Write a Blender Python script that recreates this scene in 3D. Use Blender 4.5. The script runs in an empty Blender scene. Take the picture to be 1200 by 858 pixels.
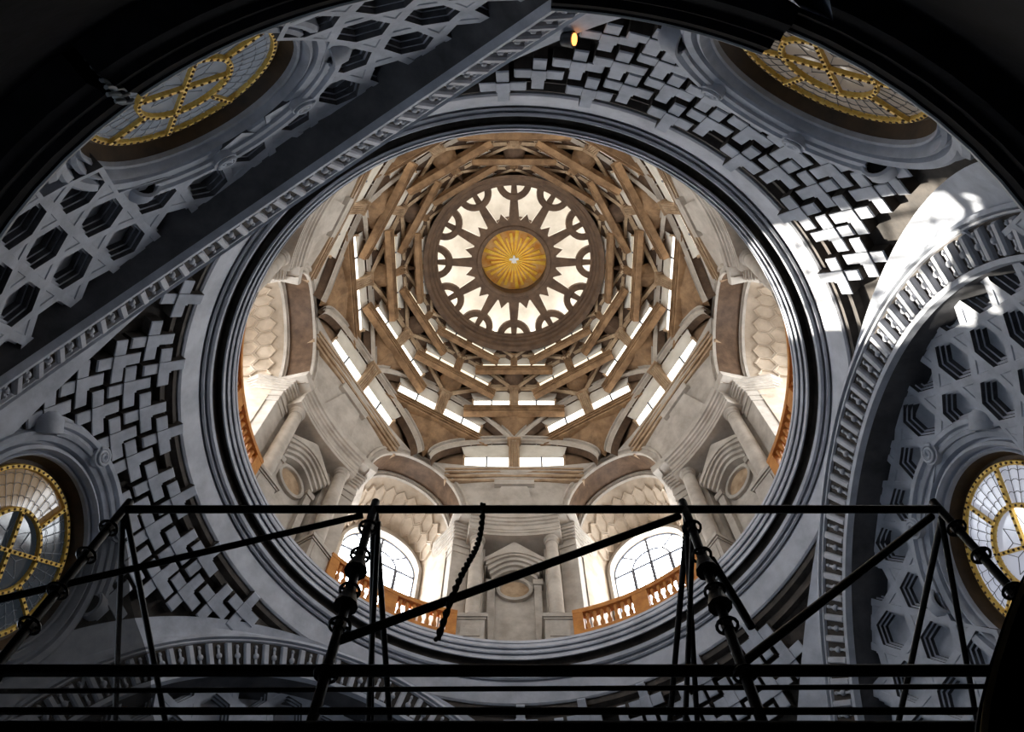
import bpy, math, random
from mathutils import Vector, Matrix, Euler
random.seed(7)
C = bpy.context.scene.collection
S = bpy.context.scene
PI = math.pi
R = math.radians
Z0 = 24.1            # height of the ring lip above the floor; every 'z' below is measured from the lip

# ------------------------------------------------------------------ camera, sky, sun, exposure
cam = bpy.data.objects.new('camera', bpy.data.cameras.new('camera'))
C.objects.link(cam)
cam.data.sensor_width = 36
cam.data.lens = 30.0
cam.data.clip_start = 0.05
cam.data.clip_end = 500
cam.location = (-0.096, -10.40, Z0 - 22.48)
cam.rotation_euler = (PI - 0.374, 0, 0)
S.camera = cam
S.view_settings.view_transform = 'Standard'
S.view_settings.look = 'None'
S.view_settings.gamma = 1
S.view_settings.use_curve_mapping = False
S.view_settings.exposure = 0.3
S.cycles.max_bounces = 8
S.cycles.diffuse_bounces = 4
S.cycles.transparent_max_bounces = 12
S.cycles.caustics_reflective = False
S.cycles.caustics_refractive = False
S.cycles.sample_clamp_indirect = 6

world = bpy.data.worlds.new('sky')
S.world = world
world.use_nodes = True
wn = world.node_tree
bg = wn.nodes['Background']
bg.inputs['Color'].default_value = (0.80, 0.89, 1.0, 1)
bg.inputs['Strength'].default_value = 3.0

sun_d = Vector((13.74, -15.0, -8.4)).normalized()
sun = bpy.data.objects.new('sun', bpy.data.lights.new('sun', 'SUN'))
C.objects.link(sun)
sun.data.energy = 16
sun.data.angle = R(0.6)
sun.data.color = (1.0, 0.93, 0.80)
sun.rotation_euler = sun_d.to_track_quat('-Z', 'Y').to_euler()
sun.location = (-30, 30, 45)

WIN_DRUM, WIN_DOME, WIN_LANT, FILL_LOW = 9.0, 2.8, 11.0, 4.4

# ------------------------------------------------------------------ materials
def mat(name, col, col2=None, rough=0.75, scale=2.5, bump=0.25, metal=0.0, detail=6, bscale=None, contrast=(0.35, 0.65)):
    m = bpy.data.materials.new(name)
    m.use_nodes = True
    nt = m.node_tree
    b = nt.nodes['Principled BSDF']
    b.inputs['Roughness'].default_value = rough
    b.inputs['Metallic'].default_value = metal
    if col2 is None:
        b.inputs['Base Color'].default_value = (*col, 1)
    else:
        tc = nt.nodes.new('ShaderNodeNewGeometry')
        n = nt.nodes.new('ShaderNodeTexNoise')
        n.inputs['Scale'].default_value = scale
        n.inputs['Detail'].default_value = detail
        n.inputs['Roughness'].default_value = 0.62
        nt.links.new(tc.outputs['Position'], n.inputs['Vector'])
        r = nt.nodes.new('ShaderNodeValToRGB')
        r.color_ramp.elements[0].position = contrast[0]
        r.color_ramp.elements[1].position = contrast[1]
        r.color_ramp.elements[0].color = (*col, 1)
        r.color_ramp.elements[1].color = (*col2, 1)
        nt.links.new(n.outputs['Fac'], r.inputs['Fac'])
        nt.links.new(r.outputs['Color'], b.inputs['Base Color'])
        if bump:
            n2 = nt.nodes.new('ShaderNodeTexNoise')
            n2.inputs['Scale'].default_value = bscale or scale * 5
            n2.inputs['Detail'].default_value = 4
            nt.links.new(tc.outputs['Position'], n2.inputs['Vector'])
            bp = nt.nodes.new('ShaderNodeBump')
            bp.inputs['Strength'].default_value = bump
            bp.inputs['Distance'].default_value = 0.03
            nt.links.new(n2.outputs['Fac'], bp.inputs['Height'])
            nt.links.new(bp.outputs['Normal'], b.inputs['Normal'])
    return m

def lit_pane(name, col, strength, see=True):
    m = bpy.data.materials.new(name)
    m.use_nodes = True
    nt = m.node_tree
    nt.nodes.remove(nt.nodes['Principled BSDF'])
    out = nt.nodes['Material Output']
    e = nt.nodes.new('ShaderNodeEmission')
    e.inputs['Color'].default_value = (*col, 1)
    e.inputs['Strength'].default_value = strength
    if see:
        t = nt.nodes.new('ShaderNodeBsdfTransparent')
        a = nt.nodes.new('ShaderNodeAddShader')
        nt.links.new(t.outputs[0], a.inputs[0])
        nt.links.new(e.outputs[0], a.inputs[1])
        nt.links.new(a.outputs[0], out.inputs['Surface'])
    else:
        nt.links.new(e.outputs[0], out.inputs['Surface'])
    return m

M = {
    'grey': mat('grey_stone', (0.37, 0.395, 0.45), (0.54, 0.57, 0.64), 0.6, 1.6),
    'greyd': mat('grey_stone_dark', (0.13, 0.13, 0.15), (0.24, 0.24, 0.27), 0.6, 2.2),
    'ring': mat('ring_stone', (0.37, 0.385, 0.43), (0.55, 0.565, 0.62), 0.5, 1.1),
    'beige': mat('beige_stone', (0.38, 0.335, 0.285), (0.56, 0.51, 0.45), 0.7, 1.4),
    'cream': mat('cream_plaster', (0.42, 0.335, 0.25), (0.62, 0.52, 0.41), 0.8, 1.2),
    'plaster': mat('white_plaster', (0.62, 0.58, 0.50), (0.78, 0.74, 0.66), 0.8, 1.2),
    'recess': mat('recess_shade', (0.025, 0.02, 0.016), (0.07, 0.056, 0.046), 0.8, 2.2),  # near-black colour paints in the shade of slots and gaps
    'riser': mat('riser_shade', (0.05, 0.05, 0.055), (0.12, 0.12, 0.13), 0.8, 2.2),  # step risers darkened to paint in their shade
    'arch_soffit': mat('soffit_shade', (0.05, 0.05, 0.055), (0.11, 0.11, 0.12), 0.75, 1.2),  # shade under the great arches put into the stone colour
    'brown': mat('dim_warm_lit_stone', (0.17, 0.095, 0.045), (0.37, 0.225, 0.115), 0.7, 1.9),  # brown of the dim warm dome light put into grey stone
    'ochre': mat('ochre_stone', (0.36, 0.25, 0.15), (0.58, 0.44, 0.29), 0.7, 2.2),
    'tan': mat('tan_stone', (0.27, 0.175, 0.10), (0.48, 0.345, 0.22), 0.7, 2.2),
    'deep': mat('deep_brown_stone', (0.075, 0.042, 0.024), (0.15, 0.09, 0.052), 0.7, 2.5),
    'soffit': mat('brown_soffit', (0.17, 0.105, 0.06), (0.33, 0.21, 0.125), 0.7, 1.3),
    'black': mat('black_marble', (0.002, 0.002, 0.0025), (0.007, 0.007, 0.009), 0.55, 2.0, 0.1),
    'blackedge': mat('pale_marble_edge', (0.25, 0.27, 0.28), (0.35, 0.37, 0.38), 0.5, 3.0, 0.1),  # paler tone for the cornice lip and the leaf ornament
    'wood': mat('orange_wood', (0.42, 0.15, 0.028), (0.60, 0.25, 0.05), 0.55, 3.0),
    'gold': mat('gilding', (0.85, 0.48, 0.06), (1.0, 0.72, 0.20), 0.4, 14.0, 0.3, 0.3),
    'goldray': mat('gold_ray', (0.95, 0.50, 0.02), (1.0, 0.68, 0.10), 0.5, 6.0, 0.0),
    'orange': mat('orange_ground', (0.70, 0.26, 0.02), (0.80, 0.50, 0.20), 0.7, 2.2, 0.0),
    'white': mat('white_paint', (0.85, 0.83, 0.78), None, 0.6),
    'bronze': mat('dark_bronze', (0.10, 0.045, 0.01), None, 0.5),
    'giltpaint': mat('gilt_paint', (0.62, 0.48, 0.20), None, 0.6),
    'lead': mat('dark_lead', (0.03, 0.03, 0.035), None, 0.5),
    'leadlight': mat('pale_lead', (0.30, 0.32, 0.36), None, 0.4),
    'bar': mat('window_bar', (0.09, 0.10, 0.13), None, 0.5),
    'steel': mat('scaffold_steel', (0.018, 0.017, 0.017), (0.05, 0.045, 0.04), 0.38, 8.0, 0.1, 0.7),
    'rope': mat('dark_rope', (0.02, 0.018, 0.016), None, 0.9),
    'floor': mat('floor_marble', (0.04, 0.04, 0.045), (0.10, 0.10, 0.11), 0.4, 0.8, 0.05),
    'reveal': mat('brown_reveal', (0.05, 0.03, 0.015), (0.11, 0.065, 0.03), 0.6, 1.5, 0.1),
    'plug_shade': mat('scroll_shade', (0.01, 0.01, 0.012), None, 0.9),
    'g_drum': lit_pane('drum_glass', (0.95, 0.98, 1.0), WIN_DRUM),
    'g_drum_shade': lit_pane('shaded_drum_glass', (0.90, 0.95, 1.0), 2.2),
    'g_dome': lit_pane('dome_glass', (1.0, 0.95, 0.84), WIN_DOME, False),
    'g_lant': lit_pane('lantern_glass', (1.0, 0.97, 0.92), WIN_LANT, False),
    'g_fill': lit_pane('fill_glow', (0.72, 0.84, 1.0), FILL_LOW, False),  # glow of the added fill opening
    'g_high': lit_pane('upper_dome_glass', (1.0, 0.86, 0.62), 1.3, False),
    'lampglow': lit_pane('lamp_glow', (1.0, 0.35, 0.08), 3.0, False),
}

for k_ in ('black', 'floor', 'steel'):
    M[k_].node_tree.nodes['Principled BSDF'].inputs['Specular IOR Level'].default_value = 0.12
M['black'].node_tree.nodes['Principled BSDF'].inputs['Specular IOR Level'].default_value = 0.02

# ------------------------------------------------------------------ mesh helpers
class MB:
    def __init__(s):
        s.v, s.f = [], []
    def add(s, vs, fs):
        o = len(s.v)
        s.v += [tuple(p) for p in vs]
        s.f += [tuple(i + o for i in f) for f in fs]
    def loft(s, rings, closed=False, path_closed=False, cap=False):
        n = len(rings[0]); k = len(rings)
        vs = [p for r in rings for p in r]
        fs = []
        for i in range(k if path_closed else k - 1):
            j = (i + 1) % k
            for a in range(n if closed else n - 1):
                b = (a + 1) % n
                fs.append((i * n + a, i * n + b, j * n + b, j * n + a))
        if cap:
            fs.append(tuple(range(n - 1, -1, -1)))
            fs.append(tuple((k - 1) * n + a for a in range(n)))
        s.add(vs, fs)
        return s
    def lathe(s, prof, a0, a1, n, cap=False, closed=False):
        """profile of (r, z) turned round the chapel axis from azimuth a0 to a1 degrees (clockwise from +Y)"""
        full = abs(a1 - a0) >= 359.9
        rings = []
        for i in range(n if full else n + 1):
            a = R(a0 + (a1 - a0) * i / n)
            rings.append([(r * math.sin(a), r * math.cos(a), z) for r, z in prof])
        return s.loft(rings, closed, full, cap and not full)
    def turn(s, prof, c, n=16, cap=True):
        """small vertical lathe about the point c; profile (r, z)"""
        rings = [[(c[0] + r * math.cos(2 * PI * i / n), c[1] + r * math.sin(2 * PI * i / n), c[2] + z) for i in range(n)] for r, z in prof]
        return s.loft(rings, True, False, cap)
    def box(s, x0, x1, y0, y1, z0, z1):
        vs = [(x, y, z) for z in (z0, z1) for y in (y0, y1) for x in (x0, x1)]
        s.add(vs, [(0, 2, 3, 1), (4, 5, 7, 6), (0, 1, 5, 4), (2, 6, 7, 3), (0, 4, 6, 2), (1, 3, 7, 5)])
        return s
    def prism(s, poly, fn, h0, h1):
        n = len(poly)
        vs = [fn(a, b, h0) for a, b in poly] + [fn(a, b, h1) for a, b in poly]
        fs = [tuple(range(n - 1, -1, -1)), tuple(range(n, 2 * n))] + [(i, (i + 1) % n, n + (i + 1) % n, n + i) for i in range(n)]
        s.add(vs, fs)
        return s
    def tube(s, p, q, r, n=8, r2=None):
        p, q = Vector(p), Vector(q)
        d = (q - p).normalized()
        a = d.orthogonal().normalized(); b = d.cross(a)
        r2 = r if r2 is None else r2
        ring = lambda o, rr: [o + a * rr * math.cos(2 * PI * i / n) + b * rr * math.sin(2 * PI * i / n) for i in range(n)]
        return s.loft([ring(p, r), ring(q, r2)], True, False, True)
    def polytube(s, pts, r, n=6, closed=False):
        pts = [Vector(p) for p in pts]
        rings = []; k = len(pts); a = None
        for i in range(k):
            t = (pts[(i + 1) % k] - pts[i - 1]) if closed else (pts[min(i + 1, k - 1)] - pts[max(i - 1, 0)])
            t = t.normalized()
            a = t.orthogonal().normalized() if a is None else (a - t * a.dot(t)).normalized()
            b = t.cross(a)
            rings.append([pts[i] + a * r * math.cos(2 * PI * j / n) + b * r * math.sin(2 * PI * j / n) for j in range(n)])
        return s.loft(rings, True, closed, not closed)
    def ball(s, c, r, n=8, m=5, sy=1.0):
        rings = []
        for i in range(1, m):
            t = PI * i / m
            rings.append([(c[0] + r * math.sin(t) * math.cos(2 * PI * j / n), c[1] + sy * r * math.sin(t) * math.sin(2 * PI * j / n), c[2] + r * math.cos(t)) for j in range(n)])
        return s.loft(rings, True, False, True)
    def mesh(s, name, m, off=(0, 0, 0), smooth=None):
        me = bpy.data.meshes.new(name)
        me.from_pydata([(x - off[0], y - off[1], z - off[2]) for x, y, z in s.v], [], s.f)
        me.materials.append(M[m] if isinstance(m, str) else m)
        if smooth:
            me.polygons.foreach_set('use_smooth', [True] * len(me.polygons))
            me.set_sharp_from_angle(angle=R(smooth))
        me.update()
        return me

def sides(me, m_, idx):
    """a second material on the listed faces"""
    me.materials.append(M[m_])
    for i in idx: me.polygons[i].material_index = 1
    return me
def link(name, me, parent=None):
    o = bpy.data.objects.new(name, me)
    C.objects.link(o)
    if parent: o.parent = parent
    return o
def tag(o, label=None, cat=None, group=None, kind=None):
    if label: o['label'] = label
    if cat: o['category'] = cat
    if group: o['group'] = group
    if kind: o['kind'] = kind
    return o
def pol(r, az, z):
    return Vector((r * math.sin(R(az)), r * math.cos(R(az)), z))
def empty(name, loc, rot=(0, 0, 0)):
    o = bpy.data.objects.new(name, None)
    C.objects.link(o)
    o.empty_display_size = 0.3
    o.location = loc; o.rotation_euler = rot
    return o
def kids(o):
    return [c for c in bpy.data.objects if c.parent == o]
def copy_tree(o, tree, parent=None):
    c = o.copy(); C.objects.link(c)
    if parent: c.parent = parent
    for ch in tree.get(o.name, []):
        copy_tree(ch, tree, c)
    return c
def tree_of(root):
    t = {}
    for o in C.objects:
        if o.parent: t.setdefault(o.parent.name, []).append(o)
    return t
CLOCK = {0: 'six', 30: 'five', 60: 'four', 90: 'three', 120: 'two', 150: 'one', 180: 'twelve', -150: 'eleven', -120: 'ten', -90: 'nine', -60: 'eight', -30: 'seven'}
def norm(a):
    a = (a + 180) % 360 - 180
    return 180 if a == -180 else int(round(a))
def spin(root, azs, r, z, labels, group=None):
    """first azimuth takes the root itself, the others copies of it and of its parts"""
    t = tree_of(root)
    out = []
    for i, a in enumerate(azs):
        o = root if i == 0 else copy_tree(root, t)
        o.location = pol(r, a, z + Z0)
        o.rotation_euler = (0, 0, -R(a))
        o['label'] = labels(a)
        if group: o['group'] = group
        out.append(o)
    return out

# ------------------------------------------------------------------ floor and lower wall (dark marble)
mb = MB(); mb.prism([(12.4 * math.cos(2 * PI * i / 96), 12.4 * math.sin(2 * PI * i / 96)) for i in range(96)], lambda a, b, h: (a, b, h), -0.3, 0)
tag(link('floor', mb.mesh('floor', 'floor')), 'dark polished marble floor of the round chapel', 'floor', None, 'structure')
mb = MB(); mb.lathe([(11.9, -Z0), (11.9, -9.6), (12.3, -9.6), (12.3, -Z0)], 0, 360, 96, closed=True)
tag(link('wall_lower', mb.mesh('wall_lower', 'black', (0, 0, -Z0), 40)), 'black marble lower wall of the chapel under the main cornice', 'wall', None, 'structure')
lw = empty('window_13', pol(11.85, -100, 6.5), (0, 0, R(100)))  # added fill light: an unseen glowing pane low in the wall
tag(lw, 'added unseen glowing opening low in the black wall for fill light', 'window', None, 'structure')
link('pane', MB().box(-2.4, 2.4, -0.06, -0.02, -5, 5).mesh('pane', 'g_fill'), lw)  # glowing pane of the added fill opening
mb = MB()
for x in (-2.5, 2.4, -0.05): mb.box(x, x + 0.1, -0.15, 0, -5.1, 5.1)
for z in (-5.1, 0, 5.0): mb.box(-2.5, 2.5, -0.15, 0, z, z + 0.1)
link('frame', mb.mesh('frame', 'bar'), lw)  # frame of the added fill opening

# ------------------------------------------------------------------ pendentives and conches: one sphere below the ring
SC, SR = -9.0, 11.75
AZ_A = {'right': 89.0, 'front_left': -30.0, 'back_left': -147.5}          # arches and the conches behind them
AZ_P = {'left': -88.5, 'front_right': 30.0, 'back_right': 150.5}           # pendentives between them
D1, D2, CZ, RO, RI = 8.35, 8.75, -10.2, 8.15, 7.2
OCZ = {'left': -6.45, 'front_right': -6.45, 'back_right': -6.45, 'right': -6.45, 'front_left': -6.45, 'back_left': -6.3}
def sph(az, ph, rad):
    return Vector((rad * math.cos(ph) * math.sin(R(az)), rad * math.cos(ph) * math.cos(R(az)), SC + rad * math.sin(ph)))
def bandw(key, t):
    return (0.45 + 0.2 * max(0.0, math.cos(t)) ** 1.5 + 0.7 * max(0.0, -math.cos(t)) ** 1.5) if key == 'right' else 0.40 + 0.35 * abs(math.cos(t))
def in_band(p, ext):
    for key, a in AZ_A.items():
        n = Vector((math.sin(R(a)), math.cos(R(a)))); u = Vector((math.cos(R(a)), -math.sin(R(a))))
        q = Vector((p.x, p.y)); x, z = q.dot(u), p.z - CZ
        if q.dot(n) > 4 and math.hypot(x, z) < RO + bandw(key, math.atan2(z, x)) + ext: return True
    return False
def in_arch(p, rr):
    for a in AZ_A.values():
        n = Vector((math.sin(R(a)), math.cos(R(a)))); u = Vector((math.cos(R(a)), -math.sin(R(a))))
        q = Vector((p.x, p.y))
        if q.dot(n) > 5 and math.hypot(q.dot(u), p.z - CZ) < rr: return True
    return False
OCR = 11.35
def oc_frame(key):
    a = AZ_P.get(key, AZ_A.get(key)); ph = math.asin((OCZ[key] - SC) / OCR)
    return a, ph, sph(a, ph, OCR)
OC = {k: oc_frame(k) for k in OCZ}
def oc_dist(p):
    """distance of a surface point from the nearest oculus centre"""
    best = 99
    for a, ph, c in OC.values():
        d = Vector(p) - c
        if d.length < best: best = d.length
    return best
PH0, PH1 = R(-1.6), math.asin((-2.0 - SC) / SR)
NA, NP = 360, 44
groups = {k: MB() for k in list(AZ_A) + list(AZ_P)}
centres = [(a, k) for k, a in AZ_A.items()] + [(a, k) for k, a in AZ_P.items()]
def angd(a, b): return abs((a - b + 180) % 360 - 180)
cellpts = {}
for i in range(NA):
    az = -180 + 360 * i / NA
    azm = az + 180 / NA
    for j in range(NP):
        p0 = PH0 + (PH1 - PH0) * j / NP; p1 = PH0 + (PH1 - PH0) * (j + 1) / NP
        cpt = sph(azm, (p0 + p1) / 2, SR)
        if oc_dist(cpt) < 2.25: continue
        if in_arch(cpt, 7.75): key = min((angd(azm, a), k) for k, a in AZ_A.items())[1]
        else: key = min((angd(azm, a), k) for k, a in AZ_P.items())[1]
        g = groups[key]
        a2 = -180 + 360 * (i + 1) / NA
        g.add([sph(az, p0, SR), sph(a2, p0, SR), sph(a2, p1, SR), sph(az, p1, SR)], [(0, 1, 2, 3)])
WLAB = {'left': 'grey pendentive with cross-shaped coffers at nine o\'clock beside the ring',
        'front_right': 'dark grey pendentive with cross coffers low behind the scaffold at five o\'clock',
        'back_right': 'sunlit grey pendentive with cross-shaped coffers above right of the ring',
        'right': 'grey vault with stepped hexagon coffers inside the right arch',
        'front_left': 'dark vault with hexagon coffers under the low arch at seven o\'clock',
        'back_left': 'vault with stepped hexagon coffers beyond the straight diagonal arch'}
WALL = {}
for k, g in groups.items():
    a = AZ_P.get(k, AZ_A.get(k))
    o = link('wall_' + k, g.mesh('wall_' + k, 'greyd' if k in AZ_A else 'recess', (0, 0, -Z0), 60))  # pendentive bed near black, shade between the plates painted in
    tag(o, WLAB[k], 'vault' if k in AZ_A else 'pendentive', None, 'structure')
    WALL[k] = o
# outer backing so that no daylight leaks in
mb = MB(); mb.lathe([(12.3, -9.7), (12.4, -6), (11.9, -2), (11.75, 0.0), (11.75, 10.2)], 0, 360, 72)
# (drum part of the backing is opened window by window further down)
CR = 0.93
def surf(a0, u, v, h):
    """point over the sphere: u along the horizontal, v up the meridian from the equator, h towards the axis"""
    ph = v / SR
    return sph(a0 + math.degrees(u / (SR * CR)), ph, SR - h)
# --- cross-shaped coffers on the pendentives
def plus(a, g):
    h = a / 2; k = 3 * h
    h -= g; k -= g
    return [(h, -k), (h, -h), (k, -h), (k, h), (h, h), (h, k), (-h, k), (-h, h), (-k, h), (-k, -h), (-h, -h), (-h, -k)]
def plate(poly, a0, top, bev=0.03, base=0.0):
    cx = sum(p[0] for p in poly) / len(poly); cy = sum(p[1] for p in poly) / len(poly)
    inn = [(cx + (x - cx) * 0.94, cy + (y - cy) * 0.94) for x, y in poly]
    m_ = MB(); n = len(poly)
    vs = [surf(a0, x, y, base) for x, y in poly] + [surf(a0, x, y, top - bev) for x, y in poly] + [surf(a0, x, y, top) for x, y in inn]
    fs = [(i, (i + 1) % n, n + (i + 1) % n, n + i) for i in range(n)] + [(n + i, n + (i + 1) % n, 2 * n + (i + 1) % n, 2 * n + i) for i in range(n)] + [tuple(range(2 * n, 3 * n))]
    m_.add(vs, fs)
    return m_
ang = R(0)
for key, a0 in AZ_P.items():
    A = 0.46
    for i in range(-14, 15):
        for j in range(-14, 15):
            cx = A * (2 * i - j) ; cy = A * (i + 2 * j) + 3.2
            if cy < -0.6 or cy > 8.2 or abs(cx) > 7.6: continue
            p = surf(a0, cx, cy, 0.3)
            if p.z > -2.2 or p.z < -9.3: continue
            if oc_dist(p) < 2.9 : continue
            if in_band(p, 0.22): continue
            lvl = (i + 2 * j) % 3
            top = (0.36, 0.28, 0.32)[lvl]
            poly = [(cx + x, cy + y) for x, y in plus(A, 0.065)]
            m_ = plate(poly, a0, top)
            # a smaller raised square step in the middle
            sq = [(cx - A * 0.42, cy - A * 0.42), (cx + A * 0.42, cy - A * 0.42), (cx + A * 0.42, cy + A * 0.42), (cx - A * 0.42, cy + A * 0.42)]
            q = plate(sq, a0, top + 0.035, 0.015, top - 0.02); m_.add(q.v, q.f)
            o = link('coffer', sides(m_.mesh('coffer', 'grey', (0, 0, -Z0)), 'recess', list(range(12)) + list(range(25, 29))), WALL[key])  # side faces near black: painted shade of the slots
# --- stepped hexagon coffers in the vaults
def hexring(a, cx, cy): return [(cx + a * math.cos(PI / 3 * k), cy + a * math.sin(PI / 3 * k)) for k in range(6)]
def tri(a, cx, cy, up): 
    o = PI / 2 if up else -PI / 2
    return [(cx + a * math.cos(o + 2 * PI / 3 * k), cy + a * math.sin(o + 2 * PI / 3 * k)) for k in range(3)]
def stepped(ringf, a0, n, scales, heights):
    m_ = MB(); rings = []
    for s_, h in zip(scales, heights): rings.append([surf(a0, x, y, h) for x, y in ringf(s_)])
    m_.loft(rings, True)
    k = len(rings)
    m_.f.append(tuple((k - 1) * n + i for i in range(n)))
    return m_
for key, a0 in AZ_A.items():
    A = 0.66
    for i in range(-9, 10):
        for j in range(-1, 9):
            cx = 2 * A * i + A * (j % 2); cy = A * math.sqrt(3) * j + 0.1
            for kind, ox, oy in (('h', 0, 0), ('u', A, A / math.sqrt(3)), ('d', 0, A * 2 / math.sqrt(3))):
                x, y = cx + ox, cy + oy
                p = surf(a0, x, y, 0.0)
                if p.z > -2.0 or p.z < -9.6: continue
                if not in_arch(p, 8.2): continue
                if oc_dist(p) < 2.7: continue
                if kind == 'h':
                    m_ = stepped(lambda s_: hexring(A * s_, x, y), a0, 6, (1.0, 1.0, 0.80, 0.80, 0.71, 0.71, 0.62, 0.62, 0.53), (-0.02, 0.46, 0.46, 0.35, 0.35, 0.24, 0.24, 0.12, 0.11))
                    link('coffer', sides(m_.mesh('coffer', 'grey', (0, 0, -Z0)), 'riser', [b_ * 6 + q_ for b_ in (0, 2, 4, 6) for q_ in range(6)]), WALL[key])  # risers carry painted shade
                else:
                    at = A / math.sqrt(3)
                    m_ = stepped(lambda s_: tri(at * s_, x, y, kind == 'd'), a0, 3, (1.0, 1.0, 0.6, 0.52, 0.2), (-0.02, 0.46, 0.46, 0.44, 0.44))
                    link('coffer_wedge', m_.mesh('coffer_wedge', 'grey', (0, 0, -Z0)), WALL[key])

# ------------------------------------------------------------------ three great arches with ornamented faces
ALAB = {'right': 'grey stone arch with ornamented face curving down the right side',
        'front_left': 'low dark arch with ornamented face at the foot of the ring, seven o\'clock',
        'back_left': 'long grey arch seen edge-on as a straight diagonal across the upper left'}
tongue_me = bead_me = None
def make_arch(key):
    global tongue_me, bead_me
    a = AZ_A[key]
    root = empty('great_arch', pol(D1, a, CZ + Z0), (0, 0, -R(a)))
    tag(root, ALAB[key], 'arch', 'great arches below the ring')
    if tongue_me is None:
        # sections in (radius, depth)
        N = 80
        def ringset(prof, t0=-8, t1=188, n=N):
            out = []
            for i in range(n + 1):
                t = R(t0 + (t1 - t0) * i / n)
                out.append([(r * math.cos(t), d, r * math.sin(t)) for r, d in prof])
            return out
        make_arch.m = [
            ('archivolt', MB().loft(ringset([(RO + 0.02, 0.9), (RO + 0.02, 0.0), (RO - 0.07, 0.0), (RO - 0.08, 0.2)])).mesh('archivolt', 'grey', smooth=25)),
            ('archivolt_field', MB().loft(ringset([(RO - 0.06, 0.13), (RI + 0.09, 0.48)])).mesh('archivolt_field', 'recess', smooth=25)),  # dark field paints the shade between the ornaments
            ('archivolt', MB().loft(ringset([(RI + 0.11, 0.50), (RI + 0.10, 0.34), (RI, 0.38), (RI, 0.55)])).mesh('archivolt', 'grey', smooth=25)),
            ('fillet', MB().loft(ringset([(RO - 0.10, 0.16), (RO - 0.10, 0.07), (RO - 0.14, 0.09), (RO - 0.14, 0.2)])).mesh('fillet', 'ring', smooth=25)),
            ('soffit', MB().loft(ringset([(RI, 0.5), (RI + 0.04, 0.62), (RI + 0.04, 2.6), (RO + 0.4, 2.6)])).mesh('soffit', 'arch_soffit', smooth=25)),  # dark tone is painted shade
        ]
        rm = (RO - 0.14 + RI + 0.10) / 2
        sl = 0.34 / (RO - RI - 0.19)     # the splay of the face
        m_ = MB()
        L2 = (RO - RI) / 2 - 0.14
        prof = []
        for sgn, zz in ((-1, -L2), (1, L2)):
            pass
        ring = lambda hw, y, l: [(-hw, y, -l), (hw, y, -l), (hw, y, l), (-hw, y, l)]
        m_.loft([ring(0.085, 0.10, L2), ring(0.085, -0.07, L2), ring(0.055, -0.12, L2 - 0.03)], True)
        m_.f.append((8, 9, 10, 11))
        tongue_me = m_.mesh('tongue', 'ring')
        m_ = MB()
        for zz, rr in ((-L2 * 0.72, 0.05), (0, 0.085), (L2 * 0.72, 0.05)):
            m_.ball((0, -0.02, zz), rr, 8, 5)
        m_.box(-0.03, 0.03, -0.03, 0.08, -L2 * 0.9, L2 * 0.9)
        bead_me = m_.mesh('bead', 'ring', smooth=50)
        make_arch.rm = rm; make_arch.sl = sl
    for nme, me in make_arch.m: link(nme, me, root)
    rows = []
    for i in range(81):
        t = R(-8 + 196 * i / 80); w = bandw(key, t)
        row = []
        for q in (0.0, 0.33, 0.66, 1.0):
            rho = RO + 0.01 + w * q; u, z = rho * math.cos(t), rho * math.sin(t)
            dd = 11.43 ** 2 - (CZ + z - SC) ** 2 - u * u
            d_s = math.sqrt(max(dd, 16)) - D1
            row.append((u, d_s * min(1, q * 1.6) + 0.10 * (1 - min(1, q * 1.6)), z))
        e = row[-1]; k_ = 1.012
        row.append((e[0] * k_, e[1] + 0.45, e[2] * k_))
        rows.append(row)
    link('plain_band', MB().loft(rows).mesh('plain_band', 'grey', smooth=30), root)
    rm, sl = make_arch.rm, make_arch.sl
    n = 46
    tilt = math.atan(sl)
    for i in range(n):
        for half, me, nm in ((0.0, tongue_me, 'tongue'), (0.5, bead_me, 'bead')):
            t = R(-2 + 184 * (i + half) / n)
            o = link(nm, me, root)
            o.location = (rm * math.cos(t), 0.30, rm * math.sin(t))
            o.rotation_euler = (Matrix.Rotation(-(t - PI / 2), 3, 'Y') @ Matrix.Rotation(tilt, 3, 'X')).to_euler()
    return root
for k in AZ_A: make_arch(k)

# ------------------------------------------------------------------ ring entablature
trim = empty('trim_1', (0, 0, Z0 - 2))
tag(trim, 'round grey stone entablature ring that carries the drum', 'cornice', None, 'structure')
def ringpart(name, prof, m_='ring'):
    link(name, MB().lathe(prof, 0, 360, 160).mesh(name, m_, (0, 0, -2), 25), trim)
ringpart('rear_shadow_moulding', [(10.4, -2.3), (9.6, -2.15), (9.35, -2.2), (9.32, -1.95), (9.14, -1.9), (9.10, -1.66)], 'recess')  # dark colour paints the shadow band round the ring
ringpart('fascia', [(9.10, -1.70), (9.06, -1.72), (9.0, -1.68), (8.74, -1.06)])
ringpart('lower_moulding', [(8.74, -1.06), (8.75, -0.90), (8.70, -0.88), (8.68, -1.03), (8.62, -1.0), (8.62, -0.82), (8.57, -0.80), (8.55, -0.93), (8.48, -0.90), (8.46, -0.76)])
ringpart('soffit', [(8.46, -0.76), (8.44, -0.45), (8.30, -0.40), (8.25, -0.62)], 'recess')  # shade under the corona painted as a near-black band
ringpart('corona', [(8.25, -0.62), (8.20, -0.64), (8.19, -0.50), (8.20, -0.36), (8.15, -0.34), (8.13, -0.46), (8.10, -0.42), (8.11, -0.24), (8.07, -0.22), (8.05, -0.30), (8.02, -0.26), (8.03, -0.10), (8.0, -0.10), (8.0, 0.02)])
ringpart('drum_floor', [(8.0, 0.02), (8.1, 0.06), (8.25, 0.06), (8.25, 0.3), (8.35, 0.3), (8.35, 0.06), (11.9, 0.06)], 'ring')

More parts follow.
